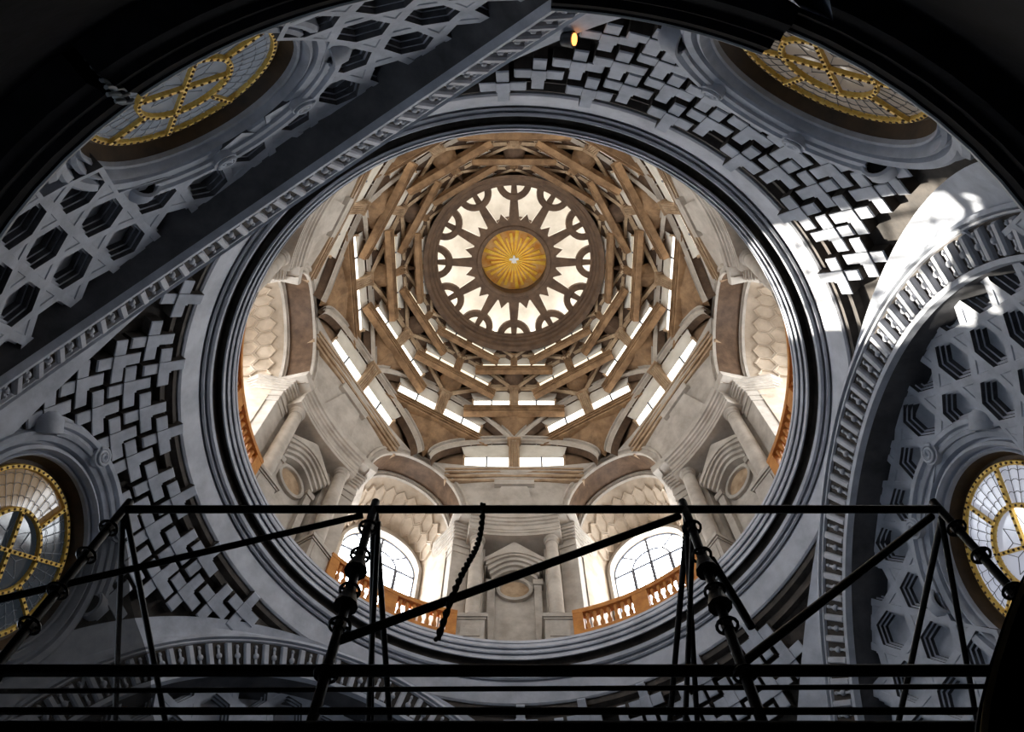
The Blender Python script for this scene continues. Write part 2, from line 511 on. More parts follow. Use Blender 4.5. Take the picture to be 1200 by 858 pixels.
# ------------------------------------------------------------------ six round windows
def oculus(num, key, label, pane_cols):
    a, ph, c = OC[key]
    root = empty('window_%d' % num, c + Vector((0, 0, Z0)), (ph, 0, -R(a)))
    tag(root, label, 'window', 'round windows below the ring', 'structure')
    def ann(prof, t0=0, t1=360, n=72):
        full = t1 - t0 >= 360
        rings = []
        for i in range(n if full else n + 1):
            t = R(t0 + (t1 - t0) * i / n)
            rings.append([(r * math.cos(t), y, r * math.sin(t)) for r, y in prof])
        return MB().loft(rings, False, full)
    if not hasattr(oculus, 'm'):
        m = {}
        m['reveal'] = ann([(1.88, 0.30), (2.02, 0.28), (2.14, -0.02)]).mesh('reveal', 'reveal', smooth=30)
        m['moulding'] = ann([(2.12, -0.02), (2.13, -0.12), (2.16, -0.16), (2.19, -0.12), (2.20, -0.06), (2.24, -0.05), (2.26, -0.22), (2.30, -0.30), (2.38, -0.26), (2.40, -0.12), (2.46, -0.12), (2.48, -0.30), (2.60, -0.36), (2.68, -0.32), (2.72, -0.16), (2.86, -0.10), (2.90, 0.4)]).mesh('moulding', 'grey', smooth=25)
        h = ann([(2.62, -0.1), (2.62, -0.42), (2.70, -0.46), (2.74, -0.40), (2.80, -0.40), (2.84, -0.50), (2.94, -0.52), (3.0, -0.44), (3.02, -0.3), (3.10, -0.28), (3.12, 0.2)], 34, 146, 30)
        m['hood'] = h.mesh('hood', 'grey', smooth=25)
        h = ann([(2.60, -0.1), (2.60, -0.36), (2.72, -0.44), (2.86, -0.44), (2.98, -0.30), (3.0, 0.2)], 215, 325, 30)
        m['apron'] = h.mesh('apron', 'grey', smooth=25)
        # rolled ends of the hood: open scroll and its shade plug
        s_ = MB()
        rings = []
        for rr, zz in ((0.20, 0.35), (0.34, 0.2), (0.36, -0.12), (0.30, -0.14), (0.27, -0.12), (0.25, 0.15)):
            rings.append([(rr * math.cos(2 * PI * k / 18), rr * 0.9 * math.sin(2 * PI * k / 18), zz) for k in range(18)])
        s_.loft(rings, True)
        m['scroll'] = s_.mesh('scroll', 'grey', smooth=40)
        s_ = MB(); s_.tube((0, 0, -0.02), (0, 0, 0.1), 0.27, 18)
        m['shade_plug'] = s_.mesh('shade_plug', 'plug_shade')  # near-black plug paints the shade inside the rolled end
        # small spiral volute
        s_ = MB(); pts = []
        for k in range(30):
            t = k / 29 * 4.2 * PI; rr = 0.24 * (1 - 0.8 * k / 29)
            pts.append((rr * math.cos(t), -0.02 * k / 29, rr * math.sin(t)))
        s_.polytube(pts, 0.045, 6)
        s_.tube((0, 0.02, 0), (0, 0.2, 0), 0.27, 16)
        m['volute'] = s_.mesh('volute', 'grey', smooth=40)
        # gilded rings and bars
        studs = MB()
        def gring(r0, r1, y):
            g = ann([(r0, y + 0.06), (r0, y), (r0 + 0.02, y - 0.03), (r1 - 0.02, y - 0.03), (r1, y), (r1, y + 0.06)], 0, 360, 64)
            rm = (r0 + r1) / 2; n = int(2 * PI * rm / 0.16)
            for k in range(n):
                t = 2 * PI * k / n
                studs.ball((rm * math.cos(t), y - 0.025, rm * math.sin(t)), 0.036, 6, 4)
            return g
        m['outer'] = gring(1.80, 1.92, 0.22).mesh('gilt_ring', 'gold', smooth=40)
        m['inner'] = gring(0.86, 0.97, 0.16).mesh('gilt_ring', 'gold', smooth=40)
        def gbar(r0, r1, angs):
            g = MB().box(r0, r1, 0.14, 0.22, -0.045, 0.045)
            n = max(1, int((r1 - r0) / 0.16))
            for k in range(n):
                for tt in angs:
                    q = r0 + (r1 - r0) * (k + 0.5) / n
                    studs.ball((q * math.cos(R(tt)), 0.135, q * math.sin(R(tt))), 0.034, 6, 4)
            return g
        m['spoke'] = gbar(0.95, 1.81, (0, 90, 180, 270, 45, 225)).mesh('gilt_bar', 'gold', smooth=40)
        m['cross'] = gbar(-0.88, 0.88, (45, 135)).mesh('gilt_bar', 'gold', smooth=40)
        m['studs'] = studs.mesh('stud', 'bronze', smooth=40)
        # leading
        s_ = MB()
        for k in range(40):
            t = 2 * PI * k / 40
            s_.tube((0.88 * math.cos(t), 0.25, 0.88 * math.sin(t)), (1.84 * math.cos(t), 0.25, 1.84 * math.sin(t)), 0.008, 4)
        for rr in (1.18, 1.45, 1.68):
            pts = []
            for k in range(120):
                t = 2 * PI * k / 120; q = rr + 0.05 * abs(math.sin(20 * t))
                pts.append((q * math.cos(t), 0.25, q * math.sin(t)))
            s_.polytube(pts, 0.008, 4, True)
        for k in range(8):
            t = 2 * PI * k / 8; t2 = t + PI / 8; t3 = t - PI / 8
            P = lambda r_, tt: (r_ * math.cos(tt), 0.25, r_ * math.sin(tt))
            s_.tube(P(0.0, t), P(0.42, t2), 0.008, 4); s_.tube(P(0.42, t2), P(0.74, t), 0.008, 4); s_.tube(P(0.42, t3), P(0.74, t), 0.008, 4)
        m['leading'] = s_
        oculus.m = m
        oculus.pane = []
        for k in range(8):
            q = MB(); pr = [(0.91, 0.27), (1.87, 0.27)]
            rings = []
            for j in range(7):
                t = R(45 * k + 45 * j / 6); rings.append([(r * math.cos(t), y, r * math.sin(t)) for r, y in pr])
            q.loft(rings); oculus.pane.append(q)
        for k in range(4):
            q = MB(); vs = [(0, 0.26, 0)]
            for j in range(9):
                t = R(45 + 90 * k + 90 * j / 8); vs.append((0.91 * math.cos(t), 0.26, 0.91 * math.sin(t)))
            q.add(vs, [(0, j, j + 1) for j in range(1, 9)]); oculus.pane.append(q)
    m = oculus.m
    for k in ('reveal', 'moulding', 'hood', 'apron'): link(k, m[k], root)
    for sgn in (1, -1):
        t = R(90 - sgn * 60)
        for nm, me in (('scroll', m['scroll']), ('shade_plug', m['shade_plug'])):
            o = link(nm, me, root if nm == 'scroll' else last)
            if nm == 'scroll':
                last = o
                o.location = (2.78 * math.cos(t), -0.30, 2.78 * math.sin(t))
                o.rotation_euler = (0, sgn * R(62), 0)
        t = R(90 - sgn * 22)
        o = link('volute', m['volute'], root); o.location = (2.80 * math.cos(t), -0.52, 2.80 * math.sin(t)); 
        if sgn < 0: o.scale = (-1, 1, 1)
    link('gilt_ring', m['outer'], root); link('gilt_ring', m['inner'], root)
    for k, tt in enumerate((0, 90, 180, 270, 45, 225)):
        o = link('gilt_bar', m['spoke'], root); o.rotation_euler = (0, -R(tt), 0)
    for tt in (45, 135):
        o = link('gilt_bar', m['cross'], root); o.rotation_euler = (0, -R(tt), 0)
    link('stud', m['studs'], root)['kind'] = 'stuff'
    lead = pane_cols.get('lead', 'lead')
    link('leading', m['leading'].mesh('leading', lead), root)
    for k, q in enumerate(oculus.pane):
        mm = pane_cols['f'](k)
        o = link('pane', q.mesh('pane', mm), root)
    # dark chamber behind the glass
    b = ann([(2.02, 0.30), (2.02, 0.7), (1.95, 1.3), (0.0, 1.3)])
    link('rear_shutter', b.mesh('rear_shutter', 'black'), root)
def glass(name, col, rough, em, ecol):
    m = bpy.data.materials.new(name); m.use_nodes = True
    b = m.node_tree.nodes['Principled BSDF']
    b.inputs['Base Color'].default_value = (*col, 1); b.inputs['Roughness'].default_value = rough
    b.inputs['Emission Color'].default_value = (*ecol, 1); b.inputs['Emission Strength'].default_value = em
    return m
gw = glass('bright_leaded_glass', (0.5, 0.52, 0.56), 0.15, 1.3, (0.93, 0.96, 1.0)); gp = glass('pale_leaded_glass', (0.45, 0.46, 0.52), 0.15, 0.30, (0.80, 0.84, 1.0))
gb = glass('brown_leaded_glass', (0.13, 0.105, 0.085), 0.10, 0.09, (1.0, 0.85, 0.72)); gs = glass('slate_leaded_glass', (0.15, 0.165, 0.19), 0.10, 0.07, (0.75, 0.85, 1.0))
gd = glass('dark_leaded_glass', (0.025, 0.025, 0.03), 0.08, 0.015, (0.6, 0.8, 1.0))
gd2 = glass('dark_amber_glass', (0.10, 0.06, 0.03), 0.08, 0.06, (1.0, 0.6, 0.25))
oculus(1, 'left', 'dark round leaded window with gilded bars at the left edge', {'lead': 'leadlight', 'f': lambda k: gd2 if k in (2, 3) else gd})
oculus(2, 'back_left', 'round slate-grey leaded window with gilded bars at the upper left', {'lead': 'leadlight', 'f': lambda k: gs})
oculus(3, 'back_right', 'round brownish leaded window with gilded bars at the upper right', {'f': lambda k: gb})
oculus(4, 'right', 'bright white round leaded window with gilded bars at the right edge', {'f': lambda k: gw if k in (4, 5, 6, 7, 10, 11) else gp})
oculus(5, 'front_left', 'round leaded window hidden low behind the scaffold at seven o\'clock', {'f': lambda k: gd})
oculus(6, 'front_right', 'round leaded window hidden low behind the scaffold at five o\'clock', {'f': lambda k: gd})

# ------------------------------------------------------------------ main dark cornice behind and over the viewer
cor = empty('trim_2', (0, 0, Z0 - 9.5))
tag(cor, 'black marble main cornice running round above the viewer', 'cornice', None, 'structure')
cp = [(12.0, -9.9), (11.85, -9.8), (11.75, -9.75), (11.7, -9.55), (11.55, -9.5), (11.5, -9.3), (11.42, -9.28), (11.42, -9.1), (11.9, -9.05)]
link('cornice_run', MB().lathe(cp, 0, 360, 120).mesh('cornice_run', 'black', (0, 0, -9.5), 25), cor)
def ress(a0, a1, d, n=16):
    pr = [(12.0, -10.1), (11.6 - d, -10.0), (11.5 - d, -9.8), (11.4 - d, -9.75), (11.4 - d, -9.5), (11.28 - d, -9.45), (11.25 - d, -9.2), (11.2 - d, -9.15), (11.2 - d, -9.05), (12.0, -9.0)]
    b = MB().lathe(pr, a0, a1, n, True, True)
    o = link('cornice_break', b.mesh('cornice_break', 'black', (0, 0, -9.5), 25), cor)
    e = MB().lathe([(11.215 - d, -9.17), (11.185 - d, -9.15), (11.185 - d, -9.05), (11.215 - d, -9.03)], a0, a1, n, True, True)
    link('pale_edge', e.mesh('pale_edge', 'blackedge', (0, 0, -9.5), 25), cor)  # thin pale strip along the lip of the black cornice
ress(-148.3, -90, 0.17)
ress(-177, -149.3, 0.15)
ress(160.5, 177.5, 0.50)
ress(100, 160.5, 0.08)
# curled leaf ornament hanging under the broken end of the cornice
b = MB()
for i in range(7):
    rr = 11.05 + 0.11 * i
    pts = [pol(rr, -148.8 + 0.3 * math.sin(t * 0.9), -9.25 - 0.10 * t - 0.06 * (i % 2)) + Vector((0.05 * math.sin(t * 1.7 + i), 0, 0)) for t in range(7)]
    b.polytube(pts, 0.035, 6)
link('leaf_ornament', b.mesh('leaf_ornament', 'blackedge', (0, 0, -9.5), 40), cor)
# ------------------------------------------------------------------ drum: niches between columns (aedicules)
ROOT_R, ROOT_Z = 8.8, 0.06
OFF = (0, ROOT_R, ROOT_Z)
ae = empty('aedicule', (0, 0, 0))
tag(ae, 'x', 'niche')
def ap(name, mb_, m_, smooth=30, parent=None, label=None):
    o = link(name, mb_.mesh(name, m_, OFF, smooth), parent or ae)
    if label: o['label'] = label
    return o
for sx in (-1, 1):
    b = MB()
    for e, z0, z1 in ((0.07, 0.06, 0.28), (0.03, 0.28, 0.36), (0.0, 0.36, 1.36), (0.04, 1.36, 1.44), (0.09, 1.44, 1.58), (0.06, 1.58, 1.66)):
        x0, x1 = 1.02 - e, 1.98 + e
        b.box(min(sx * x0, sx * x1), max(sx * x0, sx * x1), 8.22 - e, 9.1, z0, z1)
    p = ap('pedestal', b, 'beige', None)
    b = MB().box(sx * 1.5 - 0.33, sx * 1.5 + 0.33, 8.19, 8.26, 0.5, 1.25)
    ap('panel', b, 'beige', None, p)
    col = MB().turn([(0.36, 1.66), (0.36, 1.76), (0.33, 1.80), (0.35, 1.86), (0.33, 1.93), (0.285, 1.97), (0.28, 2.2), (0.275, 4.0), (0.25, 6.0), (0.24, 6.45)], (sx * 1.48, 8.60, 0), 20)
    c_ = ap('column', col, 'beige', 40)
    cap = MB().turn([(0.24, 6.42), (0.28, 6.45), (0.28, 6.50), (0.245, 6.52), (0.245, 6.66), (0.30, 6.70), (0.33, 6.78)], (sx * 1.48, 8.60, 0), 20)
    ap('capital', cap, 'beige', 40, c_)
    b = MB().box(sx * 1.48 - 0.3, sx * 1.48 + 0.3, 8.98, 9.4, 1.6, 6.8)
    ap('pilaster', b, 'beige', None)
    poly = [(1.80, 8.86), (2.46, 8.62), (3.02, 9.5), (3.40, 11.05), (1.80, 11.2)]
    if sx < 0: poly = [(-x, y) for x, y in poly][::-1]
    b = MB().prism(poly, lambda x, y, h: (x, y, h), 0.06, 6.4)
    ap('pier', b, 'beige', None)
    b = MB()
    def off(poly, d):
        cx = sum(p[0] for p in poly) / len(poly); cy = sum(p[1] for p in poly) / len(poly)
        out = []
        for x, y in poly:
            v = Vector((x - cx, y - cy)); l = v.length
            out.append((cx + v.x * (1 + d / l * 1.15), cy + v.y * (1 + d / l * 1.15)))
        return out
    for d, z0, z1 in ((0.04, 6.1, 6.24), (0.02, 6.24, 6.5), (0.07, 6.5, 6.6), (0.04, 6.6, 6.95), (0.12, 6.95, 7.06), (0.19, 7.06, 7.18), (0.25, 7.18, 7.32), (0.32, 7.32, 7.46), (0.36, 7.46, 7.62)):
        b.prism(off(poly, d), lambda x, y, h: (x, y, h), z0, z1)
    ap('pier_entablature', b, 'beige', None)
ent = MB().lathe([(9.4, 6.76), (8.36, 6.76), (8.36, 6.94), (8.33, 6.95), (8.33, 7.10), (8.30, 7.12), (8.34, 7.16), (8.34, 7.42), (8.27, 7.45), (8.25, 7.55), (8.18, 7.57), (8.16, 7.70), (8.09, 7.72), (8.05, 7.86), (8.02, 7.93), (9.4, 7.95)], -12.6, 12.6, 16, True, True)
ap('entablature', ent, 'beige', 25)
ap('niche_wall', MB().box(-1.5, 1.5, 9.36, 9.6, 0.06, 6.9), 'beige', None)
b = MB()
for x in (-1.02, 0.74): b.box(x, x + 0.28, 9.12, 9.4, 0.9, 4.55)
for x in (-1.08, 0.70): b.box(x, x + 0.38, 9.06, 9.4, 4.55, 4.85)
ap('niche_frame', b, 'beige', None)
# medallion: recessed dish with a raised ring
b = MB()
def vring(prof, cz, n=28, t0=0, t1=360):
    rings = []
    for i in range(n + 1):
        t = R(t0 + (t1 - t0) * i / n)
        rings.append([(r * math.cos(t), y, cz + r * math.sin(t)) for r, y in prof])
    return rings
b.loft(vring([(0.70, 9.38), (0.70, 9.22), (0.62, 9.18), (0.56, 9.22), (0.55, 9.36)], 4.5))
ap('medallion_ring', b, 'beige', 30)
b = MB(); b.loft(vring([(0.56, 9.33), (0.40, 9.350), (0.0, 9.355)], 4.5)); ap('medallion_dish', b, 'tan', 30)
ped = ae
def arcpoly(w, zb, zc, zapex, ze, n=12):
    top = [(-w, zb), (-w, ze), (0, zapex), (w, ze), (w, zb)]
    low = [(w - 2 * w * k / n, zb + (zc - zb) * math.sin(PI * k / n)) for k in range(1, n)]
    return top + low
YZ = lambda x, z, y: (x, y, z)
b = MB()
b.prism(arcpoly(1.10, 5.30, 5.95, 6.72, 5.62), YZ, 8.72, 9.4)
b.prism(arcpoly(1.18, 5.46, 6.05, 6.80, 5.66), YZ, 8.66, 8.9)
b.prism(arcpoly(1.02, 5.12, 5.78, 6.4, 5.35), YZ, 8.82, 9.4)
b.prism(arcpoly(0.95, 4.95, 5.60, 6.1, 5.15), YZ, 8.92, 9.4)
b.prism(arcpoly(0.88, 4.80, 5.42, 5.9, 5.0), YZ, 9.04, 9.4)
ap('pediment', b, 'beige', 30)
b = MB()
for rr, z0, z1 in ((1.02, 0.06, 0.42), (0.92, 0.42, 0.7), (0.80, 0.7, 0.92)):
    pts = [(-rr, 9.4)] + [(rr * math.cos(PI - PI * k / 14), 9.4 - 0.75 * rr * math.sin(PI * k / 14)) for k in range(15)] + [(rr, 9.4)]
    b.prism(pts, lambda x, y, h: (x, y, h), z0, z1)
ap('niche_steps', b, 'beige', 30)
# spandrel wall between two window arches, up to the first sill of the dome
W_HALF, W_R, W_Z0, W_RISE = 15.6, 8.25, 7.9, 3.1
def warch(s, dr=0.0, dz=0.0):
    return R(W_HALF * s), W_R + dr, W_Z0 + dz + W_RISE * (max(0.0, 1 - abs(s) ** 2.1)) ** 0.55
rows = []
for k in range(11):
    s = 0.999 - 0.92 * k / 10
    a, r, z = warch(s)
    a = R(30) - a
    xe, ye = r * math.sin(a), r * math.cos(a) + 0.0
    ym = 8.40 + (7.52 - 8.40) * min(1, (z - 7.9) / 2.5)
    rows.append([(xe * q, ym + (ye - ym) * abs(q) ** 2.2, z) for q in [i / 6 for i in range(-6, 7)]])
ap('spandrel', MB().loft(rows), 'beige', 40)
b = MB()
def spf(x, z, h):
    ym = 8.40 + (7.52 - 8.40) * (z - 7.9) / 2.5
    return (x, ym - h + 0.012 * x * x, z)
b.prism([(-0.95, 8.15), (-0.55, 9.55), (0.55, 9.55), (0.95, 8.15)], spf, -0.02, 0.14)
b.prism([(-0.85, 9.62), (-0.85, 9.86), (0.85, 9.86), (0.85, 9.62)], spf, -0.02, 0.20)
ap('spandrel_panel', b, 'beige', None)
AED = {0: 'grey-beige columned niche facing the viewer at the foot of the drum, six o\'clock'}
spin(ae, (0, 60, -60, 120, -120, 180), ROOT_R, ROOT_Z,
     lambda a: AED.get(norm(a), 'columned stone niche of the drum at %s o\'clock round the ring' % CLOCK[norm(a)]), 'columned niches of the drum')

# ------------------------------------------------------------------ drum: window bays
bay = empty('window_bay', (0, 0, 0)); tag(bay, 'x', 'bay', None, 'structure')
def bp(name, mb_, m_, smooth=30, parent=None):
    return link(name, mb_.mesh(name, m_, OFF, smooth), parent or bay)
def wpt(s, dr, dz, hw=None, r=None, z0=None, rise=None):
    a = R((hw if hw else W_HALF) * s); rr = (r if r else W_R) + dr
    z = (z0 if z0 is not None else W_Z0) + dz + (rise if rise else W_RISE) * (max(0.0, 1 - abs(s) ** 2.1)) ** 0.55
    return (rr * math.sin(a), rr * math.cos(a), z)
SS = [math.sin(PI / 2 * (i / 24)) for i in range(-24, 25)]
# arch band: front roll, then the brown soffit, then an inner moulding
rows = [[wpt(s, 0.35, 0.16, W_HALF + 1.1), wpt(s, -0.06, 0.18, W_HALF + 1.1), wpt(s, -0.14, 0.10, W_HALF + 0.9), wpt(s, -0.15, -0.02, W_HALF + 0.4), wpt(s, -0.06, -0.05, W_HALF + 0.2), wpt(s, -0.06, -0.22, W_HALF - 0.4), wpt(s, -0.12, -0.25, W_HALF - 0.5), wpt(s, -0.12, -0.34, W_HALF - 0.8), wpt(s, -0.02, -0.38, W_HALF - 0.95)] for s in SS]
bp('arch_band', MB().loft(rows), 'beige', 30)
rows = [[wpt(s, -0.03, -0.37, W_HALF - 0.95), wpt(s, 0.95, -0.30, W_HALF - 1.4)] for s in SS]
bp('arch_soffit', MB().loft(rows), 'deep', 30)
rows = [[wpt(s, 0.95, -0.28, W_HALF - 1.4), wpt(s, 0.92, -0.42, W_HALF - 1.9), wpt(s, 1.0, -0.45, W_HALF - 2.0), wpt(s, 0.98, -0.56, W_HALF - 2.4), wpt(s, 1.1, -0.58, W_HALF - 2.5)] for s in SS]
bp('inner_arch', MB().loft(rows), 'beige', 30)
for sx in (-1, 1):
    bp('impost', MB().lathe([(8.12, 7.6), (8.08, 7.75), (8.08, 7.98), (9.4, 7.98), (9.4, 7.6)], sx * 12.6, sx * 17.4, 4, True, True), 'beige', None)
VB = dict(hw=9.8, r=11.0, z0=6.7, rise=2.15)
def vault(s, q, dz=0.0):
    p = Vector(wpt(s, 1.1, -0.58 + dz, W_HALF - 2.5)); e = Vector(wpt(s, 0, dz, **VB))
    return p.lerp(e, q)
rows = [[tuple(vault(s, q)) for q in (0, 0.25, 0.5, 0.75, 1)] for s in SS]
bp('vault', MB().loft(rows), 'cream', 40)
# side walls under the vault
for sx in (-1, 1):
    p = vault(sx, 0); e = vault(sx, 1)
    bp('side_wall', MB().loft([[(p.x, p.y, 0.06), tuple(p)], [(e.x, e.y, 0.06), tuple(e)]]), 'cream', None)
# hexagon coffers of the vault
def vmap(x, y, h):
    s = max(-0.999, min(0.999, math.sin(x / 2.75)))
    p = vault(s, y / 1.75)
    c_ = Vector((0, p.y, 7.0)); d = (c_ - p).normalized()
    return tuple(p + d * h)
HA = 0.40
for j in range(3):
    for i in range(-7, 8):
        x = i * HA * math.sqrt(3) + (HA * math.sqrt(3) / 2 if j % 2 else 0); y = 0.62 + j * HA * 1.5
        if abs(x) > 3.6 or y > 1.62: continue
        b = MB(); rings = []
        for sc, h in ((0.97, -0.02), (0.97, 0.10), (0.86, 0.10), (0.80, 0.03), (0.5, 0.02)):
            rings.append([vmap(x + HA * sc * math.cos(PI / 6 + PI / 3 * k), y + HA * sc * math.sin(PI / 6 + PI / 3 * k), h) for k in range(6)])
        b.loft(rings, True); b.f.append(tuple(24 + k for k in range(6)))
        bp('coffer', b, 'cream', None)
# rear wall with an arched opening
WH, WSP, WSILL = 1.66, 6.75, 2.3
YB = 10.85
def wcurve(n=24):
    return [(WH * math.cos(PI * k / n), WSP + WH * math.sin(PI * k / n)) for k in range(n + 1)]
wc = [(WH, WSILL)] + wcurve() + [(-WH, WSILL)]
oc_ = [(2.6, WSILL)] + [(2.6 * math.cos(PI * k / 24) * 1.0, WSP + 2.9 * math.sin(PI * k / 24)) for k in range(25)] + [(-2.6, WSILL)]
b = MB(); b.loft([[(x, YB + 0.02, z) for x, z in oc_], [(x, YB, z) for x, z in wc], [(x, YB + 0.5, z) for x, z in wc]])
b.box(-2.6, 2.6, YB, YB + 0.3, 0.06, WSILL)
bp('rear_wall', b, 'cream', 40)
b = MB(); b.loft([[(x * 1.11, YB - 0.02, WSP + (z - WSP) * 1.11) for x, z in wc], [(x * 1.10, YB - 0.12, WSP + (z - WSP) * 1.10) for x, z in wc], [(x * 1.02, YB - 0.12, WSP + (z - WSP) * 1.02) for x, z in wc], [(x, YB + 0.02, z) for x, z in wc]])
bp('window_surround', b, 'beige', 30)
spin(bay, (30, -30, 90, -90, 150, -150), ROOT_R, ROOT_Z, lambda a: 'vaulted window bay with hexagon coffers at %s o\'clock in the drum' % CLOCK[norm(a)], 'window bays of the drum')
# the windows themselves
dw = empty('window_7', (0, 0, 0)); tag(dw, 'x', 'window', None, 'structure')
OFFW = (0, YB, WSILL)
def wp(name, mb_, m_): return link(name, mb_.mesh(name, m_, OFFW, None), dw)
yb = YB + 0.25
b = MB(); b.polytube([(x, yb, z) for x, z in wc], 0.07, 6, True); wp('frame', b, 'bar')
b = MB()
for x in (-0.83, 0.0, 0.83): b.box(x - 0.065, x + 0.065, yb - 0.05, yb + 0.03, WSILL, WSP)
b.box(-0.05, 0.05, yb - 0.05, yb + 0.03, WSP, WSP + WH)
for z in (3.6, 5.2, WSP): b.box(-WH, WH, yb - 0.05, yb + 0.03, z - 0.05, z + 0.05)
b.polytube([(0.83 * math.cos(PI * k / 16), yb, WSP + 0.83 * math.sin(PI * k / 16)) for k in range(17)], 0.05, 6)
for t in (45, 135): b.tube((0.83 * math.cos(R(t)), yb, WSP + 0.83 * math.sin(R(t))), (WH * math.cos(R(t)), yb, WSP + WH * math.sin(R(t))), 0.045, 6)
wp('glazing_bars', b, 'bar')
for x0, x1 in ((-WH, -0.83), (-0.83, 0), (0, 0.83), (0.83, WH)):
    for z0, z1 in ((WSILL, 3.6), (3.6, 5.2), (5.2, WSP)):
        b = MB(); b.add([(x0, yb, z0), (x1, yb, z0), (x1, yb, z1), (x0, yb, z1)], [(0, 1, 2, 3)]); wp('pane', b, 'g_drum')
for k in range(4):
    ts = [R(45 * k + 45 * j / 5) for j in range(6)]
    b = MB(); b.loft([[(r * math.cos(t), yb, WSP + r * math.sin(t)) for r in (0.83, WH)] for t in ts]); wp('pane', b, 'g_drum')
for k in range(2):
    ts = [R(90 * k + 90 * j / 6) for j in range(7)]
    b = MB(); b.add([(0, yb, WSP)] + [(0.83 * math.cos(t), yb, WSP + 0.83 * math.sin(t)) for t in ts], [(0, j, j + 1) for j in range(1, 7)]); wp('pane', b, 'g_drum')
tw = tree_of(dw)
for i, a in enumerate((-30, 30, -90, 90, -150, 150)):
    o = dw if i == 0 else copy_tree(dw, tw)
    if i: o.name = 'window_%d' % (7 + i)
    o.location = pol(YB, a, WSILL + Z0); o.rotation_euler = (0, 0, -R(a))
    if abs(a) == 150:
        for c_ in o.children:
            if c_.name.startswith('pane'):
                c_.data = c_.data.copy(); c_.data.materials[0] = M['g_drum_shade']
    tag(o, 'bright arched fan window at %s o\'clock in the drum' % CLOCK[norm(a)], 'window', 'arched windows of the drum', 'structure')

# ------------------------------------------------------------------ balustrades
bal = empty('balustrade', (0, 0, 0)); tag(bal, 'x', 'balustrade')
BA = 16.4
BR = 8.50
OFFB = (0, BR, 0.3)
def blp(name, mb_, smooth=30): return link(name, mb_.mesh(name, 'wood', OFFB, smooth), bal)
blp('top_rail', MB().lathe([(BR - 0.16, 1.52), (BR - 0.18, 1.62), (BR - 0.15, 1.74), (BR + 0.15, 1.74), (BR + 0.18, 1.62), (BR + 0.15, 1.52)], -BA, BA, 20, True, True), 30)
blp('bottom_rail', MB().lathe([(BR - 0.17, 0.3), (BR - 0.17, 0.58), (BR - 0.12, 0.66), (BR + 0.12, 0.66), (BR + 0.17, 0.58), (BR + 0.17, 0.3)], -BA, BA, 20, True, True), 30)
for a0, a1 in ((-BA, -BA + 2.4), (-1.9, 1.9), (BA - 2.4, BA)):
    blp('post', MB().lathe([(BR - 0.15, 0.6), (BR - 0.15, 1.56), (BR + 0.15, 1.56), (BR + 0.15, 0.6)], a0, a1, 3, True, True), None)
bm_ = MB().turn([(0.09, 0.64), (0.09, 0.70), (0.05, 0.74), (0.085, 0.86), (0.095, 0.94), (0.05, 1.10), (0.045, 1.2), (0.07, 1.3), (0.05, 1.38), (0.085, 1.46), (0.085, 1.54)], (0, BR, 0), 10).mesh('baluster', 'wood', (0, BR, 0.3), 40)
for sx in (-1, 1):
    for k in range(7):
        a = sx * (2.9 + (BA - 2.4 - 2.9 - 0.9) * k / 6)
        o = link('baluster', bm_, bal)
        o.location = (BR * math.sin(R(a)), BR * math.cos(R(a)) - BR, 0)
spin(bal, (30, -30, 90, -90, 150, -150), BR, 0.3, lambda a: 'orange wooden balustrade at %s o\'clock on the ring' % CLOCK[norm(a)], 'balustrades between the niches')

# ------------------------------------------------------------------ dome: six tiers of six arches
TI = [(8.25, 11.0, 0, 0), (7.30, 13.15, 10.83, 7.60), (6.60, 15.05, 13.24, 6.95), (5.86, 15.95, 14.50, 6.20), (5.20, 16.75, 15.45, 5.50), (4.62, 17.20, 16.35, 4.90), (4.10, 17.60, 16.70, 4.40)]
TM = [None, ('beige', 'beige', 'tan'), ('beige', 'brown', 'brown'), ('ochre', 'brown', 'brown'), ('ochre', 'brown', 'brown'), ('ochre', 'deep', 'brown'), ('ochre', 'deep', 'brown')]  # browner, darker stone up the tiers paints in the dim warm light
def tcurve(k, s):
    """centre line of an arch of tier k in its own frame"""
    if k == 0:
        a, r, z = warch(s); return Vector((r * math.sin(a), r * math.cos(a), z))
    re, ze = TI[k - 1][:2]; rm, zc = TI[k][:2]
    x = s * re * (0.46 if k == 1 else 0.5); ye = re * (0.835 if k == 1 else math.cos(R(30)))
    y = rm + (ye - rm) * abs(s) ** 2
    z0 = ze - 0.28
    return Vector((x, y, z0 + (zc - z0) * (max(0.0, 1 - abs(s) ** 2.1)) ** (0.55 if k == 1 else 0.72)))
def rot30(p, sgn):
    a = -R(30 * sgn)
    return Vector((p.x * math.cos(a) - p.y * math.sin(a), p.x * math.sin(a) + p.y * math.cos(a), p.z))
ORD = ['', 'first', 'second', 'third', 'fourth', 'fifth', 'sixth']
